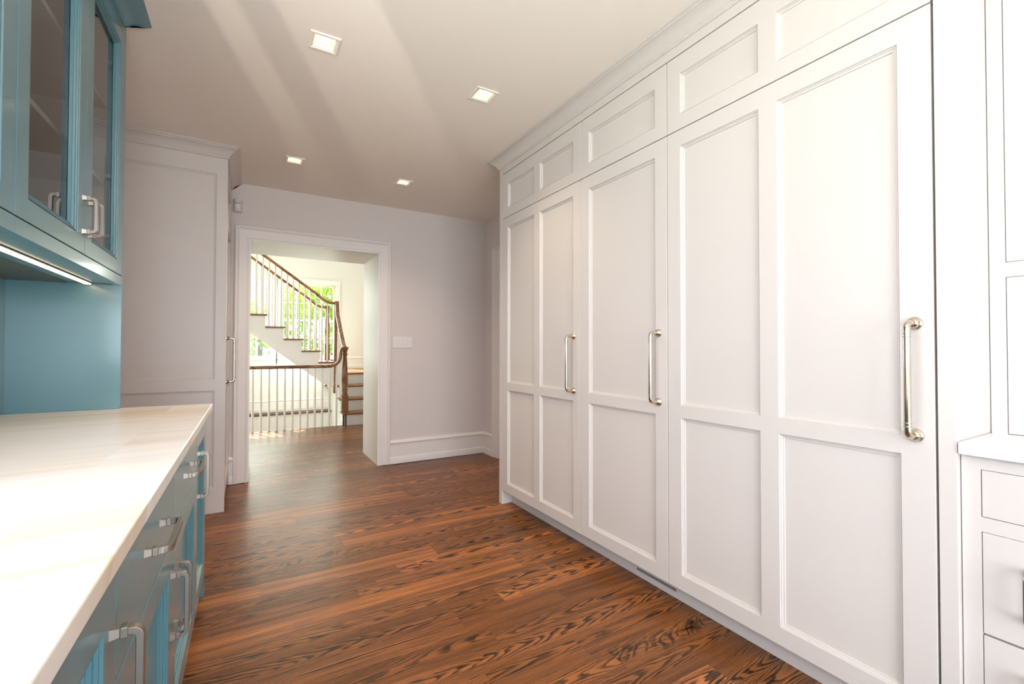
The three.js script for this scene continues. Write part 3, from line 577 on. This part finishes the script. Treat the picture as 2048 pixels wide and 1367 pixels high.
{ // level guard along the hall floor edge
  const zb = -7.38, t = thing('stair_railing', 'level hall railing with thin white balusters and brown oak handrail', 'railing', [0, 0, zb]);
  rail(t, [[-2.49, 0.918, zb], [1.0, 0.918, zb], [1.09, 0.922, zb], [1.16, 0.945, zb], [1.205, 0.99, zb], [1.225, 1.05, zb], [1.23, 1.12, zb], [1.235, 1.16, zb], [1.25, 1.185, zb], [1.3, 1.195, zb]], v3(0, 0, 1));
  for (let i = 0; i < 29; i++) { const x = 1.175 - i * 0.1015; wpart(t, 'baluster', baluster(i === 0 ? 0.95 : 0.9).translate(x, 0, zb), M.hallTrim); }
  const s = thing('stair_railing', 'sloped oak handrail with turned newel on the lower stair flight', 'railing', [1.3, RISE, -7.42]);
  newel(s, 1.305, RISE, -7.425, 1.21 - RISE, 0.27);
  wpart(s, 'newel_foot', box(1.26, 1.285, 0, RISE - 0.031, -7.35, -7.32, 0.002), M.woodDark);
  rail(s, [[1.305, 1.195, -7.425], [1.305, 1.21, -7.5], [1.305, 1.27, -7.6], [1.305, 1.66, -8.05], [1.305, 1.76, -8.14], [1.305, 1.86, -8.185], [1.305, 1.97, -8.2], [1.305, 1.99, -8.21]], v3(1, 0, 0));
  for (let k = 1; k <= 3; k++) for (const o of [0.09, 0.2]) { const z = ZS - (k - 1) * GO - o, y = k * RISE; if (k === 1 && o < 0.15) continue; const top = 1.19 + (-7.5 - z) * 0.85; wpart(s, 'baluster', baluster(top - y).translate(1.305, y, z), M.hallTrim); }
}
function flightRail(label, z, near) {
  const t = thing('stair_railing', label, 'railing', [SX, LY, z]), yr = (x) => 1.985 + (1.09 - x) * 0.728 + 0.045;
  const pts = [[1.296, 1.965, z], [1.2, 1.968, z], [1.14, 1.985, z], [1.08, 2.02, z], [1.0, yr(1.0), z], [-0.9, yr(-0.9), z]];
  rail(t, pts, v3(0, 0, -1));
  if (near) wpart(t, 'newel_post', [box(1.268, 1.324, 0.56, 2.0, z - 0.028, z + 0.028, 0.004), box(1.262, 1.33, 0.42, 0.56, z - 0.034, z + 0.034, 0.01)], M.wood);
  else { newel(t, 1.296, LY + RISE, z, 2.0 - LY - RISE, 0.3); wpart(t, 'newel_drop', box(1.262, 1.33, 0.5, LY - 0.3, z + 0.02, z + 0.08, 0.008), M.woodDark); }
  for (let k = 1; k <= N2; k++) for (let j = 0; j < 3; j++) {
    const x = SX - 0.03 - (k - 1) * GO - j * 0.0883 - 0.01, y = LY + k * RISE; if (k === 1 && j === 0) continue;
    const top = x > 1.05 ? 1.965 : yr(x) - 0.02; wpart(t, 'baluster', baluster(top - y).translate(x, y, z), M.hallTrim);
  }
}
flightRail('near side railing of the upper stair flight with thin white balusters', ZN - 0.01, true);
flightRail('window side railing of the upper stair flight with turned newel', ZF, false);

// ------------------------------------------------------------------ outside: lawn and trees
struct('ground', box(-45, 45, -3.4, -3.2, -70, 40), M.grass);
{
  const leafShape = new THREE.BufferGeometry();
  leafShape.setAttribute('position', new THREE.Float32BufferAttribute([0, -1, 0, 0.5, 0, 0.12, 0, 0.1, -0.05, -0.5, 0, 0.12, 0, 1, 0], 3)); leafShape.setIndex([0, 1, 2, 0, 2, 3, 1, 4, 2, 3, 2, 4]); leafShape.computeVertexNormals();
  const leaf = new THREE.MeshPhysicalMaterial({ color: 0xffffff, roughness: 0.8, transmission: 0.35, thickness: 0 });
  const m4 = new THREE.Matrix4(), q = new THREE.Quaternion(), e = new THREE.Euler(), col = new THREE.Color();
  const tree = (label, x, z, h, r, n, tint) => {
    const y0 = -3.2, t = thing('tree', label, 'tree', [x, y0, z]);
    part(t, 'trunk', rod([0, 0, 0], [0.1, h * 0.75, 0], 0.16, 0.06, 9), M.bark);
    const f = new THREE.InstancedMesh(leafShape, leaf, n); f.name = 'foliage'; f.userData.kind = 'stuff'; f.castShadow = f.receiveShadow = true;
    const lobes = Array.from({ length: 16 }, () => { const a = range(0, 6.283), u = Math.sqrt(rnd()) * r * 0.75; return [Math.cos(a) * u, range(h * 0.2, h * 0.88), Math.sin(a) * u, range(0.3, 0.55) * r]; });
    for (let i = 0; i < n; i++) {
      const L = lobes[Math.floor(rnd() * lobes.length)], d = v3(range(-1, 1), range(-1, 1), range(-1, 1)).normalize().multiplyScalar(L[3] * Math.cbrt(range(0.2, 1)));
      e.set(range(0, 6.283), range(0, 6.283), range(0, 6.283)); q.setFromEuler(e); const s = range(0.07, 0.13);
      f.setMatrixAt(i, m4.compose(v3(L[0] + d.x, L[1] + d.y, L[2] + d.z), q, v3(s, s, s)));
      const k = range(0.75, 1.25); f.setColorAt(i, col.setRGB(tint[0] * k, tint[1] * k, tint[2] * k));
    }
    t.add(f);
  };
  tree('bright green leafy tree outside the hall window right of the stair newel', 2.6, -17.5, 7.2, 2.1, 6500, [0.5, 0.62, 0.16]);
  tree('pale green tree outside the hall window behind the upper railing', 0.3, -19.5, 6.9, 2.2, 6500, [0.5, 0.62, 0.22]);
  tree('low yellow green tree outside the hall window under the stair stringer', -2.3, -18.2, 6.2, 2.0, 6000, [0.6, 0.68, 0.2]);
}
renderer.render(scene, camera);
